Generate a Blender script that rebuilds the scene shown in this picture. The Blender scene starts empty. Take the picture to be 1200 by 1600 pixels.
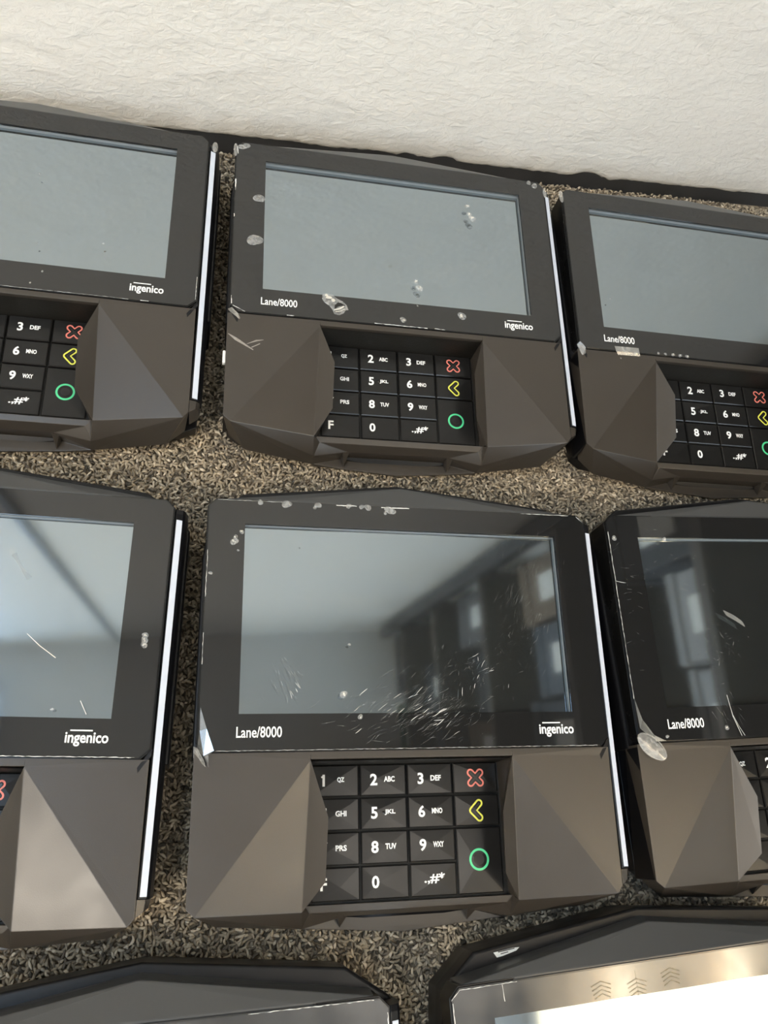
import bpy, bmesh, math, random
import numpy as np
from mathutils import Vector, Matrix, noise

random.seed(5)
sc = bpy.context.scene
C = sc.collection
MM = 0.001

# ------------------------------------------------------------------ camera
cam_d = bpy.data.cameras.new('camera')
cam = bpy.data.objects.new('camera', cam_d); C.objects.link(cam)
r2 = Vector((0.97738094, -0.03729684, 0.20817166)); u2 = Vector((-0.0450808, 0.92496166, 0.37737734)); fw = Vector((0.20662578, 0.37822596, -0.90235853))
cam.matrix_world = Matrix(((r2.x, u2.x, -fw.x, 0), (r2.y, u2.y, -fw.y, 0), (r2.z, u2.z, -fw.z, 0.3922), (0, 0, 0, 1)))
cam_d.sensor_fit = 'VERTICAL'; cam_d.sensor_height = 36; cam_d.sensor_width = 27
cam_d.lens = 1237.54 / 1600 * 36
cam_d.clip_start = 0.005; cam_d.clip_end = 50
sc.camera = cam

# ------------------------------------------------------------------ view, world, light levels
vs = sc.view_settings
vs.view_transform = 'Standard'; vs.look = 'None'; vs.gamma = 1; vs.use_curve_mapping = False
vs.exposure = 0.07
w = bpy.data.worlds.new('world'); sc.world = w; w.use_nodes = True
w.node_tree.nodes['Background'].inputs[0].default_value = (0.6, 0.7, 0.85, 1)
w.node_tree.nodes['Background'].inputs[1].default_value = 0.3
PANEL_LEFT = 56.0      # emission of the warm ceiling panel front left
FILL_PANEL_MID = 5.2       # added panel, stands in for a bright ceiling over the keys
PANEL_WALL = 9.0       # cool ceiling panel close to the wall
FILL_PANEL_COOL = 7.0      # added cool square panel, left, to brighten the upper wall
FILL_WINDOW = 5.5  # added window, fill light for the cream wall
TROFFER = 3.0
TUBE = 18.0             # warm tubes on the right

# ------------------------------------------------------------------ material helpers
def mat(name, col, rough=0.5, spec=0.5, metal=0.0, bump=0.0, bscale=800, var=0.0, vscale=60, emit=0, coat=0, rvar=0.0):
    m = bpy.data.materials.new(name); m.use_nodes = True
    nt = m.node_tree; N = nt.nodes; Lk = nt.links; b = N['Principled BSDF']
    b.inputs['Base Color'].default_value = (*col, 1); b.inputs['Roughness'].default_value = rough
    b.inputs['Specular IOR Level'].default_value = spec; b.inputs['Metallic'].default_value = metal
    b.inputs['Coat Weight'].default_value = coat
    if emit:
        b.inputs['Emission Color'].default_value = (*col, 1); b.inputs['Emission Strength'].default_value = emit
    tc = N.new('ShaderNodeTexCoord')
    if bump:
        n = N.new('ShaderNodeTexNoise'); n.inputs['Scale'].default_value = bscale; n.inputs['Detail'].default_value = 3
        bp = N.new('ShaderNodeBump'); bp.inputs['Strength'].default_value = bump; bp.inputs['Distance'].default_value = 0.0005
        Lk.new(tc.outputs['Object'], n.inputs['Vector']); Lk.new(n.outputs['Fac'], bp.inputs['Height']); Lk.new(bp.outputs['Normal'], b.inputs['Normal'])
    if var or rvar:
        n = N.new('ShaderNodeTexNoise'); n.inputs['Scale'].default_value = vscale; n.inputs['Detail'].default_value = 4
        Lk.new(tc.outputs['Object'], n.inputs['Vector'])
        if var:
            mx = N.new('ShaderNodeMix'); mx.data_type = 'RGBA'
            mx.inputs[6].default_value = tuple(c * (1 - var) for c in col) + (1,); mx.inputs[7].default_value = tuple(min(1, c * (1 + var)) for c in col) + (1,)
            Lk.new(n.outputs['Fac'], mx.inputs[0]); Lk.new(mx.outputs[2], b.inputs['Base Color'])
        if rvar:
            mr = N.new('ShaderNodeMapRange'); mr.inputs[1].default_value = .3; mr.inputs[2].default_value = .7
            mr.inputs[3].default_value = max(0, rough - rvar); mr.inputs[4].default_value = rough + rvar
            Lk.new(n.outputs['Fac'], mr.inputs[0]); Lk.new(mr.outputs[0], b.inputs['Roughness'])
    return m

def film(name, opacity, col, rough=0.25, gl=0.08, metal=0.0):
    """thin clear sheet: mostly see-through with a little body colour and gloss"""
    m = bpy.data.materials.new(name); m.use_nodes = True
    nt = m.node_tree; N = nt.nodes; Lk = nt.links
    for n in list(N): N.remove(n)
    out = N.new('ShaderNodeOutputMaterial'); t = N.new('ShaderNodeBsdfTransparent'); d = N.new('ShaderNodeBsdfDiffuse'); g = N.new('ShaderNodeBsdfGlossy')
    d.inputs['Color'].default_value = (*col, 1); g.inputs['Roughness'].default_value = rough
    m1 = N.new('ShaderNodeMixShader'); m1.inputs[0].default_value = opacity
    tc = N.new('ShaderNodeTexCoord'); ns = N.new('ShaderNodeTexNoise'); ns.inputs['Scale'].default_value = 400
    Lk.new(tc.outputs['Object'], ns.inputs['Vector'])
    mm = N.new('ShaderNodeMath'); mm.operation = 'MULTIPLY'; mm.inputs[1].default_value = opacity * 2
    Lk.new(ns.outputs['Fac'], mm.inputs[0]); Lk.new(mm.outputs[0], m1.inputs[0])
    m2 = N.new('ShaderNodeMixShader'); fw_ = N.new('ShaderNodeLayerWeight'); fr = N.new('ShaderNodeMath'); fr.operation = 'POWER'; fr.inputs[1].default_value = 5
    Lk.new(fw_.outputs['Facing'], fr.inputs[0])
    ad = N.new('ShaderNodeMath'); ad.operation = 'MULTIPLY_ADD'; ad.inputs[1].default_value = .95; ad.inputs[2].default_value = gl + .035
    Lk.new(fr.outputs[0], ad.inputs[0]); Lk.new(ad.outputs[0], m2.inputs[0])
    Lk.new(t.outputs[0], m1.inputs[1]); Lk.new(d.outputs[0], m1.inputs[2])
    Lk.new(m1.outputs[0], m2.inputs[1]); Lk.new(g.outputs[0], m2.inputs[2]); Lk.new(m2.outputs[0], out.inputs[0])
    return m

def lcd_mat():
    m = bpy.data.materials.new('lcd_off'); m.use_nodes = True
    nt = m.node_tree; N = nt.nodes; Lk = nt.links
    for n in list(N): N.remove(n)
    out = N.new('ShaderNodeOutputMaterial'); d = N.new('ShaderNodeBsdfDiffuse'); g = N.new('ShaderNodeBsdfGlossy')
    d.inputs['Color'].default_value = (0.022, 0.024, 0.024, 1)
    g.inputs['Color'].default_value = (0.77, 0.90, 1.0, 1); g.inputs['Roughness'].default_value = 0.05
    mx = N.new('ShaderNodeMixShader'); mx.inputs[0].default_value = 0.26
    tc = N.new('ShaderNodeTexCoord'); ns = N.new('ShaderNodeTexNoise'); ns.inputs['Scale'].default_value = 12
    mr = N.new('ShaderNodeMapRange'); mr.inputs[3].default_value = 0.42; mr.inputs[4].default_value = 0.46
    Lk.new(tc.outputs['Object'], ns.inputs['Vector']); Lk.new(ns.outputs['Fac'], mr.inputs[0]); Lk.new(mr.outputs[0], mx.inputs[0])
    Lk.new(d.outputs[0], mx.inputs[1]); Lk.new(g.outputs[0], mx.inputs[2]); Lk.new(mx.outputs[0], out.inputs[0])
    return m

M = dict(
    taupe=mat('taupe_plastic', (0.042, 0.0350, 0.028), 0.35, 0.5, bump=0.06, bscale=2600, var=0.05, rvar=0.03),
    well_dark=mat('dark_well_colour', (0.012, 0.011, 0.009), 0.5, 0.35, bump=0.2, bscale=900, var=0.3, vscale=200),
    cover=mat('rear_cover_plastic', (0.048, 0.049, 0.050), 0.33, 0.6, bump=0.05, bscale=2600, rvar=0.03),
    smudged=mat('smudged_glass', (0.05, 0.05, 0.05), 0.14, 0.75, var=.5, vscale=40, rvar=0.08),
    shell=mat('black_shell', (0.006, 0.006, 0.007), 0.33, 0.3, rvar=0.05),
    frame=mat('black_frame', (0.006, 0.006, 0.006), 0.25, 0.35, rvar=0.05),
    bezel=mat('black_glass', (0.013, 0.013, 0.013), 0.035, 0.75, rvar=0.02, vscale=25),
    well=mat('display_recess', (0.20, 0.225, 0.24), 0.5, 0.5, rvar=0.05),
    lcd=lcd_mat(),
    pane=film('touch_pane', 0.0, (0.5, 0.5, 0.5), 0.03, 0.0),
    key=mat('key_plastic', (0.013, 0.0125, 0.012), 0.2, 0.28, bump=0.03, bscale=2600, rvar=0.03),
    white=mat('printed_white', (0.85, 0.85, 0.83), 0.5, 0.3, var=0.03),
    strip=mat('light_strip_white', (0.62, 0.66, 0.74), 0.4, 0.5, var=0.02),
    red=mat('key_red', (0.80, 0.22, 0.17), 0.4, var=0.05), yellow=mat('key_yellow', (0.80, 0.78, 0.10), 0.4, var=0.05), green=mat('key_green', (0.08, 0.60, 0.27), 0.4, var=0.05),
    dark=mat('key_dimple', (0.008, 0.008, 0.008), 0.3, var=0.1),
    glue=film('dried_glue', 0.26, (0.75, 0.75, 0.72), 0.35, 0.03), glue2=mat('thick_glue', (0.62, 0.60, 0.54), 0.35, 0.6, bump=0.6, bscale=900, var=0.25, vscale=700),
    tape=film('clear_tape', 0.30, (0.78, 0.76, 0.70), 0.22, 0.10), peel=film('peeled_film', 0.12, (0.8, 0.78, 0.7), 0.12, 0.22),
    scratch=mat('scratch_glint_white', (0.75, 0.74, 0.70), 0.5, var=0.2), scratch2=film('fine_scratch', 0.22, (0.8, 0.8, 0.78), 0.3, 0.02),
    label=mat('label_white', (0.85, 0.86, 0.82), 0.5, var=0.1), smear=film('smear', 0.08, (0.5, 0.45, 0.35), 0.5, 0.0),
)

# ------------------------------------------------------------------ object helpers
def link(name, me, m=None, parent=None):
    o = bpy.data.objects.new(name, me); C.objects.link(o)
    if m: me.materials.append(m)
    if parent: o.parent = parent
    return o
def poly(name, verts, faces, m, parent=None, bevel=0, scale=MM, seg=2):
    me = bpy.data.meshes.new(name); me.from_pydata([tuple(c * scale for c in v) for v in verts], [], faces)
    bm = bmesh.new(); bm.from_mesh(me); bmesh.ops.remove_doubles(bm, verts=bm.verts, dist=1e-6); bmesh.ops.recalc_face_normals(bm, faces=bm.faces)
    if any(len(e.link_faces) == 1 for e in bm.edges) and sum(f.normal.z*f.calc_area() for f in bm.faces) < 0: bmesh.ops.reverse_faces(bm, faces=bm.faces)
    if bevel:
        ed = [e for e in bm.edges if len(e.link_faces) == 2 and e.calc_face_angle(0) > 0.12]
        bmesh.ops.bevel(bm, geom=ed, offset=bevel * scale, segments=seg, profile=0.6, affect='EDGES', clamp_overlap=True)
    bm.to_mesh(me); bm.free()
    return link(name, me, m, parent)
class MB:
    """gathers several shapes into one mesh"""
    def __init__(s): s.v = []; s.f = []
    def add(s, v, f):
        k = len(s.v); s.v += [tuple(p) for p in v]; s.f += [tuple(i + k for i in q) for q in f]; return s
    def box(s, a, b):
        (x0, y0, z0), (x1, y1, z1) = a, b
        return s.add([(x0,y0,z0),(x1,y0,z0),(x1,y1,z0),(x0,y1,z0),(x0,y0,z1),(x1,y0,z1),(x1,y1,z1),(x0,y1,z1)],
                     [(0,3,2,1),(4,5,6,7),(0,1,5,4),(1,2,6,5),(2,3,7,6),(3,0,4,7)])
    def prism(s, outline, z0, z1):
        """z0, z1: number or function of (x, y)"""
        f0 = z0 if callable(z0) else (lambda x, y: z0); f1 = z1 if callable(z1) else (lambda x, y: z1)
        n = len(outline)
        v = [(x, y, f0(x, y)) for x, y in outline] + [(x, y, f1(x, y)) for x, y in outline]
        return s.add(v, [tuple(range(n))[::-1], tuple(range(n, 2*n))] + [(i, (i+1) % n, n+(i+1) % n, n+i) for i in range(n)])
    def build(s, name, m, parent=None, bevel=0, scale=MM, seg=2): return poly(name, s.v, s.f, m, parent, bevel, scale, seg)
def tag(o, label=None, cat=None, group=None, kind=None):
    if label: o['label'] = label
    if cat: o['category'] = cat
    if group: o['group'] = group
    if kind: o['kind'] = kind
    return o
def empty(name, loc, rz=0):
    o = bpy.data.objects.new(name, None); o.empty_display_size = 0.02; C.objects.link(o); o.location = loc; o.rotation_euler = (0, 0, rz); return o
def copy_tree(o, parent=None):
    c = o.copy(); C.objects.link(c); c.parent = parent
    for ch in list(o.children): copy_tree(ch, c)
    return c

def text_geo(s, width=None, height=None, off=0.0):
    cu = bpy.data.curves.new('t', 'FONT'); cu.body = s; cu.size = 1; cu.offset = off; cu.resolution_u = 3
    o = bpy.data.objects.new('t', cu); C.objects.link(o)
    dg = bpy.context.evaluated_depsgraph_get(); dg.update()
    me = bpy.data.meshes.new_from_object(o.evaluated_get(dg))
    v = [tuple(p.co) for p in me.vertices]; f = [tuple(p.vertices) for p in me.polygons]
    bpy.data.objects.remove(o); bpy.data.curves.remove(cu); bpy.data.meshes.remove(me)
    xs = [p[0] for p in v]; ys = [p[1] for p in v]
    x0, x1, y0, y1 = min(xs), max(xs), min(ys), max(ys)
    sx = (width / (x1 - x0)) if width else None; sy = (height / (y1 - y0)) if height else None
    sx = sx or sy; sy = sy or sx
    return [((p[0] - (x0+x1)/2) * sx, (p[1] - (y0+y1)/2) * sy) for p in v], f
def put_text(mb, s, cx, cy, zf, width=None, height=None, off=0.0, lift=0.06):
    v, f = text_geo(s, width, height, off)
    mb.add([(cx + x, cy + y, zf(cx + x, cy + y) + lift) for x, y in v], f)
def ribbon(mb, pts, wd, zf, closed=False, lift=0.06):
    """flat line of given width along points"""
    n = len(pts); k = len(mb.v); L = []; 
    for i in range(n):
        a = Vector(pts[(i-1) % n] if (closed or i) else pts[i]); b = Vector(pts[(i+1) % n] if (closed or i < n-1) else pts[i])
        t = (b - a).normalized(); nrm = Vector((-t.y, t.x)); p = Vector(pts[i])
        ww = wd(i / max(1, n-1)) if callable(wd) else wd
        for sg in (-1, 1):
            q = p + nrm * sg * ww / 2; L.append((q.x, q.y, zf(q.x, q.y) + lift))
    f = [(2*i, 2*i+1, 2*((i+1) % n)+1, 2*((i+1) % n)) for i in range(n if closed else n-1)]
    mb.add(L, f)

# ------------------------------------------------------------------ the terminal (millimetres, z above the floor)
ZG = 42.0
def gz(x, y): return ZG + 0.05 * y                   # glass plane
def kz(x, y): return ZG - 19.4 + 0.057 * (y + 63.04) # key plane

def glass_outline(g=0.0):
    return [(-90.2-g*.4, 54.9+g), (-93.7-g, 51.4+g*.4), (-93.7-g, -54.6-g*.4), (-89.5-g*.4, -58.5-g), (89.5+g*.4, -58.5-g), (93.7+g, -54.6-g*.4), (93.7+g, 51.4+g*.4), (90.2+g*.4, 54.9+g)]

def capsule_x(L=3.2, r=1.35):
    pts = []
    for k in range(4):
        a = math.radians(45 + 90*k)
        for j in range(-5, 6):
            b = a + math.radians(18*j); pts.append((L*math.cos(a) + r*math.cos(b), L*math.sin(a) + r*math.sin(b)))
        c = a + math.radians(45); pts.append((r*1.414*math.cos(c), r*1.414*math.sin(c)))
    return pts
def chevron(r=1.35, L=4.4):
    # '<': vertex at left, two arms
    vtx = Vector((-1.9, 0)); a1 = math.radians(45); pts = []
    e1 = vtx + Vector((math.cos(a1), math.sin(a1))) * L; e2 = vtx + Vector((math.cos(-a1), math.sin(-a1))) * L
    for j in range(-5, 6):
        b = a1 + math.radians(18*j); pts.append((e1.x + r*math.cos(b), e1.y + r*math.sin(b)))
    for j in range(0, 6):
        b = math.radians(135 + 18*j); pts.append((vtx.x + r*math.cos(b), vtx.y + r*math.sin(b)))
    for j in range(-5, 6):
        b = -a1 + math.radians(18*j); pts.append((e2.x + r*math.cos(b), e2.y + r*math.sin(b)))
    pts.append((vtx.x + r*1.414, 0))
    return pts

def make_terminal():
    root = empty('payment_terminal', (0, 0, 0))
    # --- lower black shell, tapering towards the floor
    out = [(-95.0,-116.5),(-89,-121.5),(-47,-127.5),(0,-131.5),(47,-127.5),(89,-121.5),(99.6,-116.5),(101.2,46),(97.5,53.0),(80,64.5),(0,73.2),(-78,64.5),(-93.0,52.5),(-93.8,46),(-95.9,30)]
    def inset(pts, k): return [(x*(1-k), (y+28)*(1-k)-28) for x, y in pts]
    mb = MB()
    def loft(pts, levels):
        n = len(pts); v = []
        for k, zf in levels: v += [(x, y, zf(x, y) if callable(zf) else zf) for x, y in inset(pts, k)]
        m = len(levels)
        mb.add(v, [tuple(range(n))[::-1], tuple(range((m-1)*n, m*n))] + [(k*n+i, k*n+(i+1) % n, (k+1)*n+(i+1) % n, (k+1)*n+i) for k in range(m-1) for i in range(n)])
    rear = [(-95.9,-60),(101.4,-60)] + out[7:]; front = out[:7] + [(101.2,-60.5),(-95.6,-60.5)]
    loft(rear, [(.02, .4), (.008, 3.5), (.001, 18), (0, 28.6), (.006, 29.6)])
    loft(front, [(.06, .4), (.035, 2.0), (.025, 3.2), (.02, lambda x, y: 15 if y > -100 else (11 if abs(x) > 60 else 4.3))])
    mb.build('back_shell', M['shell'], root, bevel=0.5)
    # --- side skirts (black walls below the glass)
    mb = MB(); mb.prism(glass_outline(0.6), 28.5, lambda x, y: gz(x, y) - 5)
    oo, ii = glass_outline(0.7), glass_outline(-1.5)
    mb.add([(x, y, gz(x, y)-6) for x, y in oo] + [(x, y, gz(x, y)-1.3) for x, y in oo] + [(x, y, gz(x, y)-1.3) for x, y in ii] + [(x, y, gz(x, y)-6) for x, y in ii],
           [(k*8+i, k*8+(i+1) % 8, (k+1) % 4*8+(i+1) % 8, (k+1) % 4*8+i) for k in range(4) for i in range(8)])
    fr = mb.build('screen_frame', M['frame'], root, bevel=0.12)
    # side wall under the left hand palm and dark pieces standing in for the glass corner grooves
    mb = MB(); 
    mb.add([(-95.0,-60,26),(-95.0,-117.6,14),(-95.0,-117.6,32.6),(-95.0,-60,37.6),(-93.2,-60,26),(-93.2,-117.6,14),(-93.2,-117.6,32.6),(-93.2,-60,37.6)],
           [(0,1,2,3),(7,6,5,4),(0,4,5,1),(1,5,6,2),(2,6,7,3),(3,7,4,0)])
    mb.build('side_wall', M['shell'], root, bevel=0.2)
    for s in (-1, 1):
        mb = MB(); q = [(s*94.6,-54.6),(s*93.4,-55.8),(s*89.2,-62.2),(s*89.7,-64.4),(s*94.6,-57.2)]
        mb.prism(q, 34, lambda x, y: gz(x, y) - 0.95)
        mb.build('dark_groove_piece', M['shell'], root, bevel=0.15)
    # --- glass: bezel ring with window, recess, display, clear pane
    o8 = glass_outline(0); W = [(-77, 43), (-77, -43), (77, -43), (77, 43)]
    t = 1.5; v = []; 
    for x, y in o8: v.append((x, y, gz(x, y)))
    for x, y in W: v.append((x, y, gz(x, y)))
    for x, y in o8: v.append((x, y, gz(x, y)-t))
    for x, y in W: v.append((x, y, gz(x, y)-t))
    ring = [(0,1,8),(1,2,9,8),(2,3,9),(3,4,10,9),(4,5,10),(5,6,11,10),(6,7,11),(7,0,8,11)]
    f = ring + [tuple(i+12 for i in q)[::-1] for q in ring] + [(i, (i+1) % 8, (i+1) % 8+12, i+12) for i in range(8)] + [(8+i, 8+(i+1) % 4, 20+(i+1) % 4, 20+i) for i in range(4)]
    me_v = v
    glass = poly('glass_bezel', me_v, f, M['bezel'], root)
    bm = bmesh.new(); bm.from_mesh(glass.data)
    ed = [e for e in bm.edges if len(e.link_faces) == 2 and e.calc_face_angle(0) > 1.0 and all(abs(vv.co.x) > .088 or abs(vv.co.y) > .05 for vv in e.verts)]
    bmesh.ops.bevel(bm, geom=ed, offset=0.00035, segments=2, affect='EDGES'); bm.to_mesh(glass.data); bm.free()
    D = 3.2
    v = [(x, y, gz(x, y)-0.4) for x, y in W] + [(x, y, gz(x, y)-D) for x, y in W]
    poly('display_recess', v, [(i, (i+1) % 4, 4+(i+1) % 4, 4+i) for i in range(4)], M['well'], glass)
    poly('display', [(x*1.01, y*1.01, gz(x, y)-D) for x, y in W] + [(x*1.01, y*1.01, gz(x, y)-D-1) for x, y in W], [(0,1,2,3),(7,6,5,4)]+[(i,4+i,4+(i+1)%4,(i+1)%4) for i in range(4)], M['lcd'], glass)
    poly('touch_pane', [(x, y, gz(x, y)-0.03) for x, y in W], [(0,1,2,3)], M['pane'], glass)
    mb = MB(); put_text(mb, 'Lane/8000', -68.1, -50.6, gz, width=19.4, height=4.6, off=0.012); tag(mb.build('model_lettering', M['white'], glass), 'white lettering')
    mb = MB(); put_text(mb, 'ingenico', 68.4, -51.4, gz, width=17.0, height=5.6, off=0.022)
    ribbon(mb, [(61.6, -47.9), (70.4, -47.9)], 0.55, gz)
    tag(mb.build('maker_lettering', M['white'], glass), 'white lettering with a bar above')
    # --- crown behind the glass
    c = [(-59,55.9,ZG+1.8),(59,55.9,ZG+1.8),(0,68.3,ZG-4.7),(-88.5,55.7,ZG+0.6),(88.5,55.7,ZG+0.6),
         (-89.5,56.4,29),(0.,70.0,29),(89.5,56.4,29),(-89.5,50,29),(89.5,50,29),(-88,50,ZG+.6),(88,50,ZG+.6),(-59,50,ZG+.9),(59,50,ZG+.9)]
    f = [(0,1,2),(3,0,2),(1,4,2),(3,2,6,5),(2,4,7,6),(5,6,7,9,8),(3,5,8,10),(4,11,9,7),(0,3,10,12),(1,0,12,13),(4,1,13,11),(8,9,11,13,12,10)]
    poly('rear_cover', c, f, M['cover'], root, bevel=0.45)
    # --- front housing with the two palms, the keypad well, lip and tray (taupe)
    h = {}; mb = MB()
    def P(x, y, z): return (x, y, ZG + z)
    for s in (-1, 1):
        e = 93.9 if s > 0 else 95.0
        PTo = P(s*e, -59.0, -3.9); RTo = P(s*45.9, -59.0, -3.5); PT2 = P(s*e, -62.6, -4.3); RT = P(s*45.9, -62.4, -3.6)
        OP = P(s*(e+.2), -118.0, -8.5); OL = P(s*91.7, -121.0, -8.6); RB = P(s*47.9, -122.1, -17.3); RD = P(s*46.9, -129.0, -27)
        RU = P(s*38.6, -85.6, -2.0); RL = P(s*39.3, -110.5, -7.3)
        LF = P(s*83, -126.5, -29); LO = P(s*92, -119.0, -27); RF = P(s*46.5, -129.8, -35)
        W0 = P(s*44.6, -62.4, -22); W1 = P(s*45.0, -85.6, -23); W2 = P(s*45.2, -110.5, -24); W3 = P(s*46.2, -120.2, -24)
        RUi = P(s*39.6, -85.7, -3.6); RLi = P(s*40.3, -110.2, -8.9); RTi = P(s*45.3, -63.4, -5.0); RBi = P(s*47.0, -120.6, -18.6)
        v = [PTo, RTo, PT2, RT, OP, OL, RB, RD, RU, RL, LF, LO, RF, W0, W1, W2, W3, RUi, RLi, RTi, RBi]
        i = dict(PTo=0, RTo=1, PT2=2, RT=3, OP=4, OL=5, RB=6, RD=7, RU=8, RL=9, LF=10, LO=11, RF=12, W0=13, W1=14, W2=15, W3=16, RUi=17, RLi=18, RTi=19, RBi=20)
        F = ['PTo RTo RT PT2', 'PT2 RT OP', 'RT RB OL', 'RT OL OP', 'OL RB RD', 'OL RD RF LF', 'OP OL LF LO', 'RT RU RL RB', 'RT RTi RUi RU', 'RU RUi RLi RL', 'RL RLi RBi RB', 'RTi W0 W1 RUi', 'RUi W1 W2 RLi', 'RLi W2 W3 RBi']
        mb.add(v, [tuple(i[k] for k in q.split()) for q in F])
        mb.add([RT, RTi, RTo, W0], [(0, 1, 3)])
        # outer skirt
        SO = P(s*e, -59.0, -16); 
        mb.add([PTo, PT2, OP, LO, SO], [(0, 1, 2, 3, 4)])
    # strip above the well and the well's back wall, floor
    mb.add([P(-45.9,-59,-3.5), P(45.9,-59,-3.5), P(45.9,-62.0,-3.6), P(-45.9,-62.0,-3.6), P(44.6,-63.2,-22), P(-44.6,-63.2,-22), P(46.2,-120.2,-24), P(-46.2,-120.2,-24)],
           [(0,1,2,3), (3,2,4,5), (5,4,6,7)])
    # lip under the keys
    lt = -119.9
    v = [P(-46.6,lt,-21.2), P(46.6,lt,-21.2), P(-47.9,-122.1,-17.3), P(47.9,-122.1,-17.3), P(-46.9,-129.0,-27), P(-28,-125.2,-27.6), P(28,-125.2,-27.6), P(46.9,-129.0,-27),
         P(-28,-124.6,-36.2), P(28,-124.6,-36.2), P(-46.5,-129.8,-35), P(46.5,-129.8,-35), P(0,-133.4,-36.6), P(-29,-131.2,-36.4), P(29,-131.2,-36.4), P(0,-132.6,-39.5), P(-46.5,-129.5,-38), P(46.5,-129.5,-38), P(-46.6,lt,-24), P(46.6,lt,-24), P(-44,-123,-22.2), P(44,-123,-22.2)]
    f = [(0,1,21,20),(20,21,6,5),(0,20,4,2),(20,5,4),(1,3,7,21),(21,7,6),(5,6,9,8),(4,5,8,10),(6,7,11,9),(8,9,14,12,13),(8,13,10),(9,11,14),(10,13,12,15,16),(12,14,11,17,15),(18,19,1,0)]
    mb.add(v, f)
    for s in (-1, 1):   # small wedge ribs in the recess
        mb.add([P(s*27.2,-125.2,-28), P(s*31.2,-125.6,-28), P(s*29.2,-130.2,-36), P(s*27.2,-124.8,-36), P(s*31.2,-125.2,-36)], [(0,1,2),(0,2,3),(1,4,2)])
    mb.build('front_housing', M['taupe'], root, bevel=0.28)
    poly('dark_well_lining', [P(-45.4,-62.7,-4.9), P(45.4,-62.7,-4.9), P(44.4,-63.35,-22), P(-44.4,-63.35,-22), P(45.6,-120.0,-23.9), P(-45.6,-120.0,-23.9)], [(0,1,2,3), (3,2,4,5)], M['well_dark'], root)  # dark sheet added to darken the well's back wall and floor
    # --- swipe rail on the right with its white strip
    prof = [(94.5, 26), (94.5, -2.3), (95.0, -2.0), (97.9, -3.2), (98.9, -4.6), (99.7, -8), (99.9, -13)]
    ys = [50.6, 48.6, -110.4, -111.2]
    mb = MB(); v = []; Y = [51.8, 49.5, -111.0]
    for k, y in enumerate(Y):
        dz = 0.05*y - (0.6 if k == 0 else 0)
        v += [(94.5, y, 24), (94.5, y, ZG-2.3+dz), (95.0, y, ZG-2.0+dz), (97.9, y, ZG-3.2+dz), (99.0, y, ZG-4.8+dz), (99.9, y, ZG-9+dz), (100.0, y, 26)]
    f = [tuple(range(7)), tuple(range(14, 21))[::-1]] + [(a*7+i, (a+1)*7+i, (a+1)*7+(i+1) % 7, a*7+(i+1) % 7) for a in range(2) for i in range(7)]
    mb.add(v, f); rail = mb.build('swipe_rail', M['shell'], root, bevel=0.2)
    def rz(x, y): return ZG - 2.0 + 0.05*y - (x-95.0)*0.414
    v = []; 
    for (x, y) in ((95.3, 46.5), (97.9, 46.5), (97.9, -110.3), (95.3, -110.3)): v.append((x, y, rz(x, y)+0.45))
    for (x, y) in ((95.3, 46.5), (97.9, 46.5), (97.9, -110.3), (95.3, -110.3)): v.append((x, y, rz(x, y)-0.3))
    poly('light_strip', v, [(0,1,2,3),(7,6,5,4)]+[(i,4+i,4+(i+1)%4,(i+1)%4) for i in range(4)], M['strip'], rail, bevel=0.1)
    v = [(94.2,-111.2,ZG-7.9),(97.5,-111.2,ZG-9.0),(99.2,-111.2,ZG-11),(94.2,-117.8,ZG-8.6),(97.2,-115.6,ZG-9.4),(98.8,-114.5,ZG-12), (94.2,-117.8,20),(98.4,-114.4,20),(99.2,-111.2,20),(94.2,-111.2,20)]
    poly('rail_end', v, [(0,1,4,3),(1,2,5,4),(3,4,5,7,6),(5,2,8,7),(0,3,6,9),(0,9,8,2,1),(6,7,8,9)], M['taupe'], root, bevel=0.2)
    # --- keys
    rnd = random.Random(11)
    X = [-43.73, -21.865, 0, 21.865, 43.73]; pit = 14.06; y0 = -63.1
    legends = {(0,0):('1','QZ'),(1,0):('2','ABC'),(2,0):('3','DEF'),(0,1):('4','GHI'),(1,1):('5','JKL'),(2,1):('6','MNO'),(0,2):('7','PRS'),(1,2):('8','TUV'),(2,2):('9','WXY'),(0,3):('F',''),(1,3):('0',''),(2,3):('.,#*','')}
    for cx in range(4):
        for cy in range(4):
            if cx == 3 and cy == 3: continue
            g = .42
            x0, x1 = X[cx]+g, X[cx+1]-g; yt = y0 - pit*cy - g; yb = y0 - pit*(cy+1) + g
            if cx == 3 and cy == 2: yb -= pit
            zt = lambda x, y: kz(x, y)
            mx, my = (x0+x1)/2 + rnd.uniform(-3, 3), (yt+yb)/2 + rnd.uniform(-1.5, 1.5)
            b = .45
            ap = rnd.uniform(0.28, 0.42)
            low = [(x0,yb),(x1,yb),(x1,yt),(x0,yt)]; top = [(x0+b,yb+b),(x1-b,yb+b),(x1-b,yt-b),(x0+b,yt-b)]
            v = [(x, y, kz(x, y)-3.2) for x, y in low] + [(x, y, kz(x, y)-b) for x, y in low] + [(x, y, kz(x, y)) for x, y in top] + [(mx, my, kz(mx, my)+ap)]
            f = [(3,2,1,0)] + [(i,(i+1)%4,4+(i+1)%4,4+i) for i in range(4)] + [(4+i,4+(i+1)%4,8+(i+1)%4,8+i) for i in range(4)] + [(8+i,8+(i+1)%4,12) for i in range(4)]
            kf = poly('key', v, f, M['key'], root)
            def surf(x, y, mx=mx, my=my, x0=x0, x1=x1, yt=yt, yb=yb, ap=ap):
                k = max((x-mx)/(x1-mx) if x > mx else (mx-x)/(mx-x0), (y-my)/(yt-my) if y > my else (my-y)/(my-yb))
                return kz(x, y) + ap*max(0, 1-k)
            lift = 0.10
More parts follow.
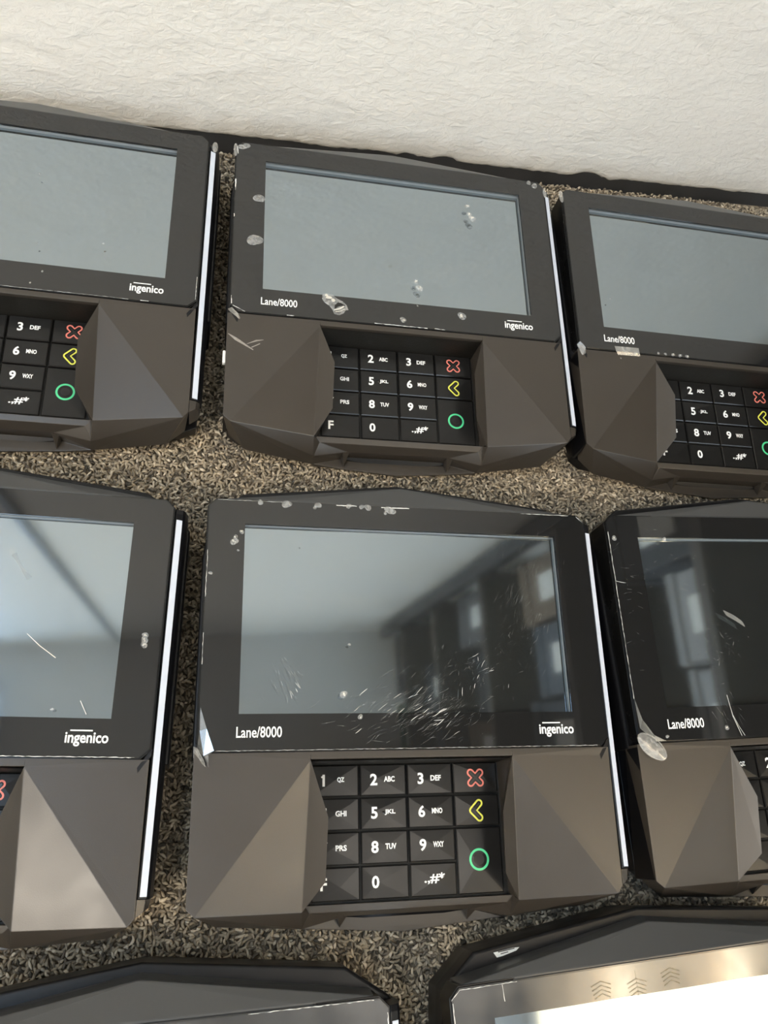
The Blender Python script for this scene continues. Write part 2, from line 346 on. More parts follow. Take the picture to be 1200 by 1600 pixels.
            if (cx, cy) in legends:
                a, l = legends[(cx, cy)]; c0 = (X[cx]+X[cx+1])/2; r0 = y0 - pit*(cy+.5); mb = MB()
                if a == '.,#*': put_text(mb, a, c0+.4, r0+.5, surf, width=9.5, height=4.6, off=.02, lift=lift)
                else: put_text(mb, a, c0-4.4-(.9 if cx == 0 else 0), r0+.2, surf, height=5.0, off=.028, lift=lift)
                if a == '1': ribbon(mb, [(c0-5.1, r0+2.35), (c0-6.3, r0+1.5)], .75, surf, lift=lift)
                if l: put_text(mb, l, c0+2.8-(.4 if cx == 0 else 0), r0+.3, surf, width=5.0 if len(l) == 3 else 3.3, height=2.4, off=.035, lift=lift)
                mb.build('key_lettering', M['white'], kf)
                if a == '5':
                    mb = MB(); mb.add([(c0-.3+.7*math.cos(t*.785), r0+.2+.7*math.sin(t*.785), surf(c0, r0)+.12) for t in range(8)] + [(c0-.3, r0+.2, surf(c0, r0)+.5)], [(i, (i+1) % 8, 8) for i in range(8)])
                    mb.build('key_dot', M['dark'], kf)
            else:
                c0 = 32.8
                if cy == 0: pts = capsule_x(); m = M['red']; r0 = -70.2
                elif cy == 1: pts = chevron(); m = M['yellow']; r0 = -84.4; c0 = 32.6
                else: pts = [(4.15*math.cos(t*math.pi/18), 4.15*math.sin(t*math.pi/18)) for t in range(36)]; m = M['green']; r0 = -105.0; c0 = 32.4
                pts = [(c0+x, r0+y) for x, y in pts]
                mb = MB(); ribbon(mb, pts, 1.0 if cy == 2 else .8, surf, True, lift=.12); mb.build('key_symbol', m, kf)
                mb = MB()
                if cy == 2:
                    for rr, zz in ((2.3, .14), (1.5, .3)):
                        mb.add([(c0+rr*math.cos(t*math.pi/12), r0+rr*math.sin(t*math.pi/12), surf(c0, r0)+zz) for t in range(24)], [tuple(range(24))])
                elif cy == 0:
                    for a in (45, -45):
                        d = Vector((math.cos(math.radians(a)), math.sin(math.radians(a))))*3.6; ribbon(mb, [(c0-d.x, r0-d.y), (c0+d.x, r0+d.y)], .8, surf, lift=.11)
                else:
                    ribbon(mb, [(c0+1.4, r0+3.2), (c0-1.8, r0), (c0+1.4, r0-3.2)], .8, surf, lift=.11)
                mb.build('key_recess', M['dark'], kf)
    return root

proto = make_terminal()
POS = {'A': (-108.29, 318.88, -0.0148), 'B': (95.73, 317.59, 0.0027), 'C': (90.25, 93.66, -0.0007), 'D': (295.14, 314.53, -0.0081),
       'E': (-114.51, 94.53, -0.0312), 'F': (292.23, 97.48, 0.0319), 'G': (-18.91, -115.04, 0.0233), 'H': (195.4, -106.8, 0.0547)}
LAB = {'A': 'grey card payment terminal against the wall at the left edge, plain clean screen',
       'B': 'card payment terminal in the middle of the wall row, glue blob under its screen',
       'C': 'card payment terminal in the middle row, fully in view, scratched glossy screen',
       'D': 'card payment terminal against the wall at the right edge, clear tape under its screen',
       'E': 'card payment terminal at left edge of middle row, bright triangular facet beside its keys',
       'F': 'card payment terminal at right edge of middle row, dark screen, curled film at its corner',
       'G': 'grey card payment terminal at the bottom left, only its pointed rear cover showing',
       'H': 'grey card payment terminal at the bottom right, warm lamp light reflected on its screen'}
T = {}
for i, k in enumerate('CABDEFGH'):
    o = proto if i == 0 else copy_tree(proto)
    x, y, a = POS[k]; o.location = (x*MM, y*MM, 0); o.rotation_euler = (0, 0, a)
    tag(o, LAB[k], 'payment terminal', 'card payment terminals laid out on the carpet'); T[k] = o

for k in 'GH':      # greasy, hazy glass on the two nearest terminals
    for ch in T[k].children:
        if ch.name.startswith('glass_bezel'):
            ch.data = ch.data.copy(); ch.data.materials[0] = M['smudged']; ch['label'] = 'hazy, smudged black glass'

# ------------------------------------------------------------------ wear that belongs to single terminals
def blob(mb, x, y, r, zf, seed, squash=1.0, thick=0.25):
    n = 18; rd = random.Random(seed); ph = rd.uniform(0, 6); pts = []
    for i in range(n):
        a = 2*math.pi*i/n; rr = r*(1 + .13*math.sin(2*a+ph) + .07*math.sin(3*a+2*ph))
        pts.append((x + rr*math.cos(a), y + rr*squash*math.sin(a)))
    top = [(x + (px-x)*.8, y + (py-y)*.8) for px, py in pts]
    v = [(px, py, zf(px, py)+.03) for px, py in pts] + [(px, py, zf(px, py)+thick) for px, py in top]
    mb.add(v, [tuple(range(n, 2*n))] + [(i, (i+1) % n, n+(i+1) % n, n+i) for i in range(n)])
SP = {
'B': [(-88.3,52.1,2.1),(-91.0,51.0,2.0),(-80.2,16.3,3.1),(-82.0,-12.1,4.1),(45.5,20.6,2.3),(43.7,23.5,1.6),(42.9,29.5,1.5),(8.7,-28.1,1.5),(10.7,-32.1,2.2),(0.2,-54.1,1.8),(34.6,-47.9,2.5),(88.0,51.6,2.0),(84.4,53.4,1.6),(8.7,-44.1,.6)],
'C': [(-81.7,34.2,1.8),(-81.2,36.3,1.2),(-78.4,39.0,1.1),(-79.8,30.0,.6),(-70.2,54.0,1.4),(-57.9,53.7,2.2),(-42.9,53.9,1.6),(-44.5,52.6,.9),(-28,54.2,1.4),(-18.6,53.9,1.7),(-21.7,54.1,1.3),(-8.1,53.1,2.2),(-10.1,51.4,.9),(-6.2,52.6,1.6),(-31.4,-34.9,1.7),(-28.5,-12.6,.7),(-24,-44.6,1.2),(-91.7,19,.9),(-51,34.2,.4)],
'E': [(87,-9.8,1.6),(87.1,-7.6,1.3),(87,-12,1.4),(53.4,-39.7,.7)],
'F': [(-61.8,42.2,1.2),(-90.4,42.6,1.4),(-46.3,-53.5,1.2),(-79.2,-56.2,.9)],
'A': [(8.2,13.2,.5),(12.5,-30.8,.5),(44.6,-26.2,.6),(17.1,-47.3,.6),(12.3,-54.8,.5)],
'D': [(-43.8,-57.2,.9),(-39.2,-57.3,.9),(-34.2,-57.2,1.1),(-29.6,-57.3,1.2),(-25,-57.4,1.2),(-70.3,-22.9,.5)]}
for k, L in SP.items():
    for j, (x, y, r) in enumerate(L):
        mb = MB(); blob(mb, x, y, r, gz, hash((k, j)) % 999 if False else j*7+ord(k), .9)
        o = mb.build('dried_glue_spot', M['glue'], T[k]); tag(o, 'pale dried glue spot')
    mb = MB(); rd = random.Random(ord(k))
    for (x, y, r) in L:
        if r > 1 and (k, x) not in (('B', -80.2), ('B', -82.0)) and y < 50:
            for q in range(3):
                blob(mb, x+rd.uniform(-.3, .3)*r, y+rd.uniform(-.3, .3)*r, r*rd.uniform(.15, .32), lambda a, b: gz(a, b)+.2, rd.randint(0, 99), 1, .35)
    if mb.v: mb.build('glue_crumbs', M['glue2'], T[k])
# glue blob with a torn dark flake under the screen of the middle wall-row terminal
mb = MB(); pts = [(-44.6,-42.6),(-42,-41.6),(-39,-42.6),(-36.6,-44.6),(-33.6,-46),(-31.4,-48.2),(-30.4,-51.2),(-31.8,-51.4),(-33.2,-53.6),(-35.6,-55.0),(-38.2,-54.6),(-39.2,-52.0),(-41,-49.6),(-43.6,-47.8),(-45.0,-45.4)]
n = len(pts); cx, cy = -38, -48
mb.add([(x, y, gz(x, y)+.04) for x, y in pts] + [(cx+(x-cx)*.85, cy+(y-cy)*.85, gz(x, y)+.35) for x, y in pts], [tuple(range(n, 2*n))]+[(i, (i+1) % n, n+(i+1) % n, n+i) for i in range(n)])
o = mb.build('glue_blob', M['glue'], T['B']); tag(o, 'large pale glue blob')
mb = MB(); blob(mb, -41.2, -44.6, 1.6, lambda a, b: gz(a, b)+.3, 3, .6, .5); blob(mb, -38.8, -46.2, 1.2, lambda a, b: gz(a, b)+.3, 5, .8, .5); blob(mb, -42.6, -43.4, .8, lambda a, b: gz(a, b)+.3, 8, .8, .5)
ribbon(mb, [(-38.5,-52.4),(-35.5,-51.4),(-33,-49.6)], .9, gz, lift=.7); ribbon(mb, [(-37.8,-53.6),(-35,-52.8),(-32.6,-51.2)], .45, gz, lift=.7)
mb.build('glue_ridge', M['glue2'], T['B'])
mb = MB(); v = [(-38.3,-52.0),(-38.0,-49.4),(-36.4,-47.6),(-34.6,-47.8),(-32.4,-49.2),(-34.6,-49.2),(-36.6,-50.4)]
mb.add([(x, y, gz(x, y)+.9) for x, y in v], [tuple(range(len(v)))]); o = mb.build('torn_flake', M['dark'], T['B']); tag(o, 'black torn flake')
# scratches
def strokes(k, name, specs, m, zf=gz, seed=1):
    rd = random.Random(seed); mb = MB()
    for (x, y, sx, sy, ang, dang, L0, L1, n, wd) in specs:
        for _ in range(n):
            px, py = rd.gauss(x, sx), rd.gauss(y, sy)
            if not (-92 < px < 92 and -57 < py < 53): continue
            a = math.radians(ang + rd.gauss(0, dang)); L = rd.uniform(L0, L1); cv = rd.gauss(0, .03)*L
            p = [(px + (t-.5)*L*math.cos(a) - math.sin(a)*cv*(1-(2*t-1)**2), py + (t-.5)*L*math.sin(a) + math.cos(a)*cv*(1-(2*t-1)**2)) for t in (0, .33, .66, 1)]
            ww = wd*rd.uniform(.5, 1.4)
            ribbon(mb, p, lambda t, ww=ww: ww*(.25+.75*math.sin(math.pi*min(.97, max(.03, t)))), zf, lift=.05)
    return mb.build(name, m, T[k])
strokes('C', 'scratches', [(0,-40,14,7,32,8,3,8,110,.08),(8,-46,12,6,25,8,2,6,70,.08),(28,-28,9,10,60,25,1.5,4,70,.07),(58,12,7,13,68,10,2,7,90,.07),(66,30,6,6,75,10,2,6,30,.07),(48,-10,12,10,50,30,1.5,4,50,.07),(-56,-28,4,4,-62,10,3,9,22,.12),(-22,-42,10,6,20,14,3,7,30,.10)], M['scratch2'], seed=4)
strokes('C', 'deep_scratches', [(-4,-38,11,5,34,8,2,6,16,.17),(14,-46,9,4,26,8,2,5,14,.17),(30,-22,6,8,60,20,1.5,4,10,.14),(-52,-33,1.5,2,-60,6,2,5,5,.16)], M['scratch'], seed=7)
strokes('F', 'scratches', [(-60,20,12,18,0,60,1,3,50,.10),(-40,-14,6,8,-40,40,1,3,40,.14),(-87,12,3,20,0,20,2,5,16,.10),(-44,-45,6,4,-60,20,2,5,16,.12)], M['scratch2'], seed=9)
mb = MB()
for q in range(4): ribbon(mb, [(-35.5+q*.4, 4.2-q*.8), (-30.5, 1.8-q*.7), (-25.6+q*.3, -1.8-q*.8)], .13, gz, lift=.05)
ribbon(mb, [(-42.9,-38),(-42.4,-43),(-41.6,-49),(-38.9,-57.6)], .2, gz, lift=.05); ribbon(mb, [(-41.6,-48),(-39.6,-53),(-37.2,-57.6)], .15, gz, lift=.05)
mb.build('deep_scratches', M['scratch'], T['F'])
mb = MB(); ribbon(mb, [(39.3,-9.1),(45,-14),(52,-18.8)], .3, gz, lift=.05); ribbon(mb, [(64,-36),(67,-41.5)], .25, gz, lift=.05); mb.build('scratches', M['scratch'], T['E'])
mb = MB(); ribbon(mb, [(27.4,27.0),(29.5,24),(32.5,19.5),(35.4,16.2)], lambda t: 2.6-2.6*math.sin(math.pi*t)*.6, gz, lift=.05); mb.build('smear', M['smear'], T['E'])
mb = MB(); ribbon(mb, [(-94.2,-71.6),(-90,-74.5),(-81.0,-80.0)], lambda t: 1.3*(.3+math.sin(3.1*t)), lambda x, y: ZG-3.9+.08*(y+60), lift=.12)
ribbon(mb, [(-84.5,-76.8),(-79.5,-74.4),(-75.8,-73.6)], lambda t: .7*(.3+math.sin(3.1*t)), lambda x, y: ZG-3.9+.08*(y+60), lift=.12); ribbon(mb, [(-82,-78.6),(-77.6,-76)], .5, lambda x, y: ZG-3.9+.08*(y+60), lift=.12)
mb.build('scuff', mat('scuffed_plastic', (.28, .26, .23), .6, var=.4, vscale=900), T['B'])
# bright chips in the glass edges, plus painted highlights along bottom edges
def nicks_and_glints(k, L):
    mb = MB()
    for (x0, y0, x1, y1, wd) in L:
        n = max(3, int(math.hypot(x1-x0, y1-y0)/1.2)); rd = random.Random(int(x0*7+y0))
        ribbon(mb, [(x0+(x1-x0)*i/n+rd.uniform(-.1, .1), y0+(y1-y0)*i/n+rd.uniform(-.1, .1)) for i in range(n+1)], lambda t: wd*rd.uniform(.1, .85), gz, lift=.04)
    mb.build('edge_chips_glints', M['scratch'], T[k])
nicks_and_glints('B', [(-93.5,28,-93.5,20,.8),(-93.4,51,-92.8,46,.9),(-93.6,4,-93.6,2,.5),(-93.4,-49,-93.2,-54,.5),(-92.5,-55,-86,-58.2,.4),(-16,-57.9,14,-58.1,.55),(18,-57.9,24,-58,.5),(-64,-58,-60,-58,.5)])
nicks_and_glints('C', [(-93.4,30,-93.5,8,.3),(-93.5,-8,-93.5,-22,.3),(60,54.6,86,54.6,.35),(-34,54.3,-24,54.3,.6),(-12,54.3,2,54.4,.7),(-89.8,54.5,-60,54.6,.2),(90,54.2,93.2,51.4,.4),(-86,-58.2,88,-58.2,.18)])
nicks_and_glints('F', [(-93.4,46,-93.5,-38,.35),(-93.4,20,-88,19,.25)])
nicks_and_glints('E', [(-60,-58.25,88,-58.25,.4)])  # painted highlight line along the bottom glass edge
nicks_and_glints('H', [(-93.4,50,-93.4,-30,.5),(-90,54.3,-94,51,.4),(-72,48,-72.4,54,.5),(-90,54.2,-66,54.4,.3)])
nicks_and_glints('G', [(40,54.5,88,54.6,.35),(93.3,50,93.3,20,.5)])
nicks_and_glints('A', [(93.2,-40,93.2,-54,.35),(66,-58,70,-58,.5),(-10,-58.1,60,-58.1,.2)])
# peeled protective film and tape
def sheet(k, name, v, f, m, lab=None, sub=2):
    o = poly(name, v, f, m, T[k])
    if lab: tag(o, lab)
    return o
g = lambda x, y, d: (x, y, gz(x, y)+d)
sheet('C', 'peeled_film', [g(-93.2,-40,.1), g(-90.2,-49,1.0), g(-86.8,-58,1.3), g(-89.0,-60,2.4), g(-88.6,-64.6,-.6), g(-91,-60,.4), g(-93.8,-57.4,1.0), g(-93,-50,.6)], [(0,1,7),(1,2,5,7),(2,3,5),(3,4,5),(5,6,7)], M['peel'], 'clear film peeling off the glass corner')
sheet('C', 'film_curl', [g(-95.3,-56,-.6), g(-93.6,-57.0,1.1), g(-90.6,-62,.6), g(-89.4,-66,-2.4), g(-92.2,-64,-2.6), g(-95.1,-60.6,-2.4)], [(0,1,5),(1,2,4,5),(2,3,4)], M['tape'], 'folded clear film')
sheet('B', 'peeled_film', [g(-95.0,-57,-.8), g(-92.8,-56.6,.6), g(-89.4,-60,.3), g(-87.6,-62.8,-1.8), g(-88.4,-66,-3), g(-90.4,-62,-1.6)], [(0,1,5),(1,2,5),(2,3,4,5)], M['peel'], 'clear film at the glass corner')
sheet('D', 'film_curl', [g(-95.4,-56.6,-.6), g(-93.6,-55,.7), g(-90.6,-58.6,.7), g(-89.8,-64.6,-2.6), g(-92.4,-63,-1.2)], [(0,1,2,4),(2,3,4)], M['tape'], 'folded clear film')
sheet('D', 'clear_tape', [g(-71.9,-55.4,.12), g(-56.4,-55.2,.12), g(-56.2,-58.8,.12), g(-71.2,-58.8,.12), g(-55.6,-60.5,-.75), g(-69.8,-60.5,-.75), (-54.6,-64.6,ZG-4.1), (-67.3,-64.6,ZG-4.1)], [(0,1,2,3),(3,2,4,5),(5,4,6,7)], M['tape'], 'piece of clear tape stuck over the glass edge')
# curled oval film on the dark terminal's corner
mb = MB(); n = 20; v = []
for i in range(n):
    a = 2*math.pi*i/n; lx, ly = 8.2*math.cos(a), 4.1*math.sin(a); th = math.radians(-42)
    x = -89.2+lx*math.cos(th)-ly*math.sin(th); y = -60.6+lx*math.sin(th)+ly*math.cos(th); v.append((x, y, gz(x, y)+1.6+.9*math.cos(2*a)))
v.append((-89.2, -60.6, ZG-.2)); mb.add(v, [(i, (i+1) % n, n) for i in range(n)]); ribbon(mb, [p[:2] for p in v[:n]], .7, lambda x, y: gz(x, y)+1.9, True, lift=.3)
o = mb.build('film_curl', M['tape'], T['F']); tag(o, 'rounded flap of clear film')
for p in o.data.polygons: p.use_smooth = True
sheet('F', 'peeled_film', [g(-93.4,-38,.1), g(-91.2,-48,.8), g(-86.4,-55.4,.9), g(-80,-58.2,.1), g(-86,-58.2,.5), g(-93,-52,.5)], [(0,1,5),(1,2,4,5),(2,3,4)], M['peel'], 'clear film peeling off the glass corner')
def tab(k, x, y, rx, ry, dz=-1.0):
    mb = MB(); n = 12
    mb.add([(x+rx*math.cos(2*math.pi*i/n), y+ry*math.sin(2*math.pi*i/n), gz(x, y)+dz) for i in range(n)] + [(x, y, gz(x, y)+dz+.9)], [(i, (i+1) % n, n) for i in range(n)])
    o = mb.build('film_tab', M['tape'], T[k]); tag(o, 'small clear film tab')
tab('A', 97.4, 49.6, 1.6, 4.0, -1.6); tab('B', -94.2, 48.5, 1.2, 5, .1); tab('B', 94.2, 47, 1.2, 4, .1); tab('D', -94.6, 49, 1.6, 5, -.2)
mb = MB(); mb.box((-96.6,-88.5,ZG-9), (-95.0,-81,ZG-6.4)); o = mb.build('torn_edge', M['scratch'], T['B'], bevel=.5); tag(o, 'whitish torn nick on the edge')
mb = MB()
for cx_, cy_, n_ in ((-14, 49, 5), (-30, 50, 4), (2, 51, 4)):
    for q in range(n_): ribbon(mb, [(cx_-4.5+q*.3, cy_-q*1.5-1.6), (cx_, cy_-q*1.5), (cx_+4.5-q*.3, cy_-q*1.5-1.6)], .55, gz, lift=.04)
ribbon(mb, [(-14, 52), (-14, 40)], .25, gz, lift=.04)
mb.build('finger_smudges', film('grease', 0.45, (.2, .16, .08), .4, 0), T['H'])
# white label on the back shell of the bottom right terminal
mb = MB(); mb.add([(-69.5,63.4,30.0),(-68.2,61.4,30.0),(-65.5,61.7,30.0),(-59.2,63.0,30.0),(-57.6,64.1,30.0),(-60.5,64.2,30.0)], [(0,1,2,3,4,5)]); o = mb.build('label_scrap', M['label'], T['H']); tag(o, 'scrap of white label')
mb = MB(); ribbon(mb, [(-67.5,63.4),(-60.0,64.0)], .35, lambda x, y: 30.3, lift=.1); ribbon(mb, [(-66.5,62.6),(-63.0,63.0)], .3, lambda x, y: 30.3, lift=.1); mb.build('label_print', M['dark'], o)

# ------------------------------------------------------------------ the room
YAW = math.radians(2.992); WX, WY = 0.0, 0.40903     # wall foot line
def wp(s, n=0.0):   # s along the wall, n out of the wall into the room
    c, q = math.cos(YAW), math.sin(YAW); return (WX + s*c + n*q, WY + s*q - n*c)
HC = 2.4
SX0, SX1, DEP = -2.9, 3.1, 2.9

plaster = bpy.data.materials.new('plaster'); plaster.use_nodes = True
nt = plaster.node_tree; N = nt.nodes; Lk = nt.links; b = N['Principled BSDF']; b.inputs['Roughness'].default_value = 0.55; b.inputs['Specular IOR Level'].default_value = 0.35
tc = N.new('ShaderNodeTexCoord'); n1 = N.new('ShaderNodeTexNoise'); n1.inputs['Scale'].default_value = 190; n1.inputs['Detail'].default_value = 6; n1.inputs['Roughness'].default_value = .6; n1.inputs['Distortion'].default_value = .6
n2 = N.new('ShaderNodeTexNoise'); n2.inputs['Scale'].default_value = 22; n2.inputs['Detail'].default_value = 3; n2.inputs['Distortion'].default_value = 1.2
mp = N.new('ShaderNodeMapping'); mp.inputs['Rotation'].default_value = (0, .5, 0); mp.inputs['Scale'].default_value = (.8, 1, 1.25)
Lk.new(tc.outputs['Object'], mp.inputs[0]); Lk.new(mp.outputs[0], n1.inputs['Vector']); Lk.new(mp.outputs[0], n2.inputs['Vector'])
ad = N.new('ShaderNodeMath'); ad.operation = 'MULTIPLY_ADD'; ad.inputs[1].default_value = 1.6; Lk.new(n2.outputs['Fac'], ad.inputs[0]); Lk.new(n1.outputs['Fac'], ad.inputs[2])
bp = N.new('ShaderNodeBump'); bp.inputs['Strength'].default_value = 0.6; bp.inputs['Distance'].default_value = 0.0018; Lk.new(ad.outputs[0], bp.inputs['Height']); Lk.new(bp.outputs[0], b.inputs['Normal'])
cr = N.new('ShaderNodeMix'); cr.data_type = 'RGBA'; cr.inputs[6].default_value = (.83, .80, .735, 1); cr.inputs[7].default_value = (.87, .845, .79, 1); Lk.new(n2.outputs['Fac'], cr.inputs[0])
# a few small stains
vo = N.new('ShaderNodeTexVoronoi'); vo.inputs['Scale'].default_value = 11; vo.inputs['Randomness'].default_value = 1
lt = N.new('ShaderNodeMath'); lt.operation = 'LESS_THAN'; lt.inputs[1].default_value = 0.022; Lk.new(tc.outputs['Object'], vo.inputs['Vector']); Lk.new(vo.outputs['Distance'], lt.inputs[0])
ml = N.new('ShaderNodeMath'); ml.operation = 'MULTIPLY'; ml.inputs[1].default_value = .5; Lk.new(lt.outputs[0], ml.inputs[0])
c2 = N.new('ShaderNodeMix'); c2.data_type = 'RGBA'; c2.inputs[7].default_value = (.35, .30, .22, 1); Lk.new(cr.outputs[2], c2.inputs[6]); Lk.new(ml.outputs[0], c2.inputs[0]); Lk.new(c2.outputs[2], b.inputs['Base Color'])
white_wall = mat('room_wall_paint', (.86, .86, .84), .6, .3, bump=.2, bscale=60, var=.03, vscale=2)
ceil_m = mat('ceiling_paint', (.88, .88, .88), .7, .2, bump=.2, bscale=60, var=.03, vscale=2)
base_m = mat('black_rubber', (.045, .046, .049), .45, .5, bump=.5, bscale=120, var=.35, vscale=45, rvar=.08)

# wall by the terminals: a plaster sheet with a ragged lower edge over the dark base
def edge_h(s):
    h = 0.0145 - 0.0095*max(0, s-.05)/.35*1.0 if s > .05 else 0.0145
    h = max(0.0105, h)
    h += .0011*noise.noise(Vector((s*60, 0, 1))) + .0006*noise.noise(Vector((s*240, 0, 3)))
    for c, wd, a in ((.112, .007, .0022), (.138, .009, .0026), (.243, .011, .0036), (.06, .018, -.0012), (.262, .006, -.0015)):
        h += a*max(0, 1-((s-c)/wd)**2)
    return h
mb = MB(); ss = [SX0, -1, -.4] + [-.25+.0016*i for i in range(440)] + [.6, 1.2, SX1]; zs = [0, .0015, .004, .009, .02, .05, .2, .8, HC]
for s in ss:
    h = edge_h(s) if -.25 <= s <= .46 else .0145
    for j, dz in enumerate(zs):
        z = h+dz if dz < .5 else dz
        x, y = wp(s, .0012 - .0011*(1 if j == 0 else 0) + (.0006*noise.noise(Vector((s*90, z*90, 0))) if 0 < j < 5 else 0)); mb.v.append((x, y, z))
m_ = len(zs)
for i in range(len(ss)-1):
    for j in range(m_-1): mb.f.append((i*m_+j, (i+1)*m_+j, (i+1)*m_+j+1, i*m_+j+1))
o = mb.build('wall_back', plaster, None, scale=1); tag(o, kind='structure')
for p in o.data.polygons: p.use_smooth = True
# dark base
def slab(name, pts, z0, z1, m): 
    mb = MB(); mb.prism(pts, z0, z1); o = mb.build(name, m, None, scale=1); tag(o, kind='structure'); return o
slab('baseboard_back', [wp(SX0), wp(SX1), wp(SX1, -.02), wp(SX0, -.02)], -.002, .03, base_m)
slab('wall_left', [wp(SX0, -.05), wp(SX0, DEP), wp(SX0-.05, DEP), wp(SX0-.05, -.05)], 0, HC, white_wall)
slab('wall_right', [wp(SX1+.05, -.05), wp(SX1+.05, DEP), wp(SX1, DEP), wp(SX1, -.05)], 0, HC, white_wall)
slab('wall_front', [wp(SX0, DEP), wp(SX1, DEP), wp(SX1, DEP+.05), wp(SX0, DEP+.05)], 0, HC, mat('front_wall_paint', (.27, .26, .25), .6, .3, var=.05, vscale=2))
slab('ceiling', [wp(SX0-.05, -.05), wp(SX1+.05, -.05), wp(SX1+.05, DEP+.05), wp(SX0-.05, DEP+.05)], HC, HC+.05, ceil_m)
# the vertical conduit on the wall that the left screen mirrors
mb = MB(); mb.box((-.007, -.014, .8), (.007, 0, HC)); o = mb.build('wall_conduit', mat('grey_conduit', (.22, .24, .25), .4, var=.05), None, bevel=.003, scale=1)
x, y = wp(-.30, .0); o.location = (x, y, 0); o.rotation_euler = (0, 0, YAW); tag(o, 'grey vertical conduit fixed to the cream wall above the terminals', 'conduit')

# ------------------------------------------------------------------ carpet
def carpet_mat(name, base):
    m = bpy.data.materials.new(name); m.use_nodes = True; nt = m.node_tree; N = nt.nodes; Lk = nt.links; b = N['Principled BSDF']; b.inputs['Roughness'].default_value = .9; b.inputs['Specular IOR Level'].default_value = .25
    tc = N.new('ShaderNodeTexCoord'); v = N.new('ShaderNodeTexVoronoi'); v.inputs['Scale'].default_value = 420; r = N.new('ShaderNodeValToRGB')
    e = r.color_ramp.elements; e[0].position = 0; e[0].color = (*[c*.38 for c in base], 1); e[1].position = 1; e[1].color = (*[c*1.75 for c in base], 1)
    e2 = r.color_ramp.elements.new(.55); e2.color = (*base, 1)
    Lk.new(tc.outputs['Object'], v.inputs['Vector']); sp = N.new('ShaderNodeSeparateColor'); Lk.new(v.outputs['Color'], sp.inputs[0]); Lk.new(sp.outputs[0], r.inputs[0]); 
    n = N.new('ShaderNodeTexNoise'); n.inputs['Scale'].default_value = 2500; n.inputs['Detail'].default_value = 2; Lk.new(tc.outputs['Object'], n.inputs['Vector'])
    mx = N.new('ShaderNodeMix'); mx.data_type = 'RGBA'; mx.blend_type = 'MULTIPLY'; mx.inputs[0].default_value = .5; Lk.new(r.outputs[0], mx.inputs[6]); Lk.new(n.outputs['Fac'], mx.inputs[7]); Lk.new(mx.outputs[2], b.inputs['Base Color'])
    bp = N.new('ShaderNodeBump'); bp.inputs['Distance'].default_value = .0004; bp.inputs['Strength'].default_value = .6; Lk.new(n.outputs['Fac'], bp.inputs['Height']); Lk.new(bp.outputs[0], b.inputs['Normal'])
    return m
o = slab('floor', [wp(SX0-.05, -.05), wp(SX1+.05, -.05), wp(SX1+.05, DEP+.05), wp(SX0-.05, DEP+.05)], -.03, -.0016, carpet_mat('carpet_backing', (.30, .245, .175)))
# loops: short curled yarn pieces, only where the floor is not covered by a terminal
rd = np.random.default_rng(3)
sp_ = 0.00165
gx, gy = np.meshgrid(np.arange(-.30, .62, sp_), np.arange(-.30, .425, sp_)); px = gx.ravel() + rd.uniform(-.45, .45, gx.size)*sp_; py = gy.ravel() + rd.uniform(-.45, .45, gx.size)*sp_
keep = np.ones(px.size, bool)
for k, (x, y, a) in POS.items():
    dx, dy = px - x*MM, py - y*MM; lx = dx*math.cos(a) + dy*math.sin(a); ly = -dx*math.sin(a) + dy*math.cos(a)
    keep &= ~((np.abs(lx) < .070) & (ly > -.108) & (ly < .045))
sw = (px-WX)*(-math.sin(YAW)) + (py-WY)*math.cos(YAW); keep &= sw < -.0008
px, py = px[keep], py[keep]; K = px.size
th = rd.uniform(0, 2*np.pi, K); Lh = rd.uniform(.0011, .0021, K); R0 = rd.uniform(.0005, .0008, K); cv = rd.uniform(-.8, .8, K); zz = rd.uniform(-.0011, .0003, K); tilt = rd.uniform(-.25, .25, K)
rings = 6; seg = 6; t = np.linspace(-1, 1, rings); prof = np.array([.25, .8, 1.0, 1.0, .8, .25])
ph = np.arange(seg)*2*np.pi/seg
ax = t[None, :]*Lh[:, None]; lat = cv[:, None]*(1-t[None, :]**2)*Lh[:, None]*.5; up = .0007*(1-t[None, :]**2) + tilt[:, None]*ax + zz[:, None]
ct, st = np.cos(th)[:, None], np.sin(th)[:, None]
cxs = px[:, None] + ax*ct - lat*st; cys = py[:, None] + ax*st + lat*ct
rr = R0[:, None]*prof[None, :]
V = np.empty((K, rings, seg, 3))
V[..., 0] = cxs[..., None] - (rr[..., None]*np.cos(ph))*st[..., None]; V[..., 1] = cys[..., None] + (rr[..., None]*np.cos(ph))*ct[..., None]; V[..., 2] = up[..., None] + rr[..., None]*np.sin(ph)
V = V.reshape(-1, 3).astype(np.float32)
q = []
for i in range(rings-1):
    for j in range(seg): q.append((i*seg+j, i*seg+(j+1) % seg, (i+1)*seg+(j+1) % seg, (i+1)*seg+j))
q = np.array(q); Fq = (q[None] + (np.arange(K)*rings*seg)[:, None, None]).reshape(-1, 4).astype(np.int32)
me = bpy.data.meshes.new('carpet_pile'); me.vertices.add(len(V)); me.vertices.foreach_set('co', V.ravel())
me.loops.add(Fq.size); me.loops.foreach_set('vertex_index', Fq.ravel()); me.polygons.add(len(Fq)); me.polygons.foreach_set('loop_start', np.arange(len(Fq), dtype=np.int32)*4)
me.polygons.foreach_set('use_smooth', np.ones(len(Fq), bool)); me.update(calc_edges=True); me.validate()
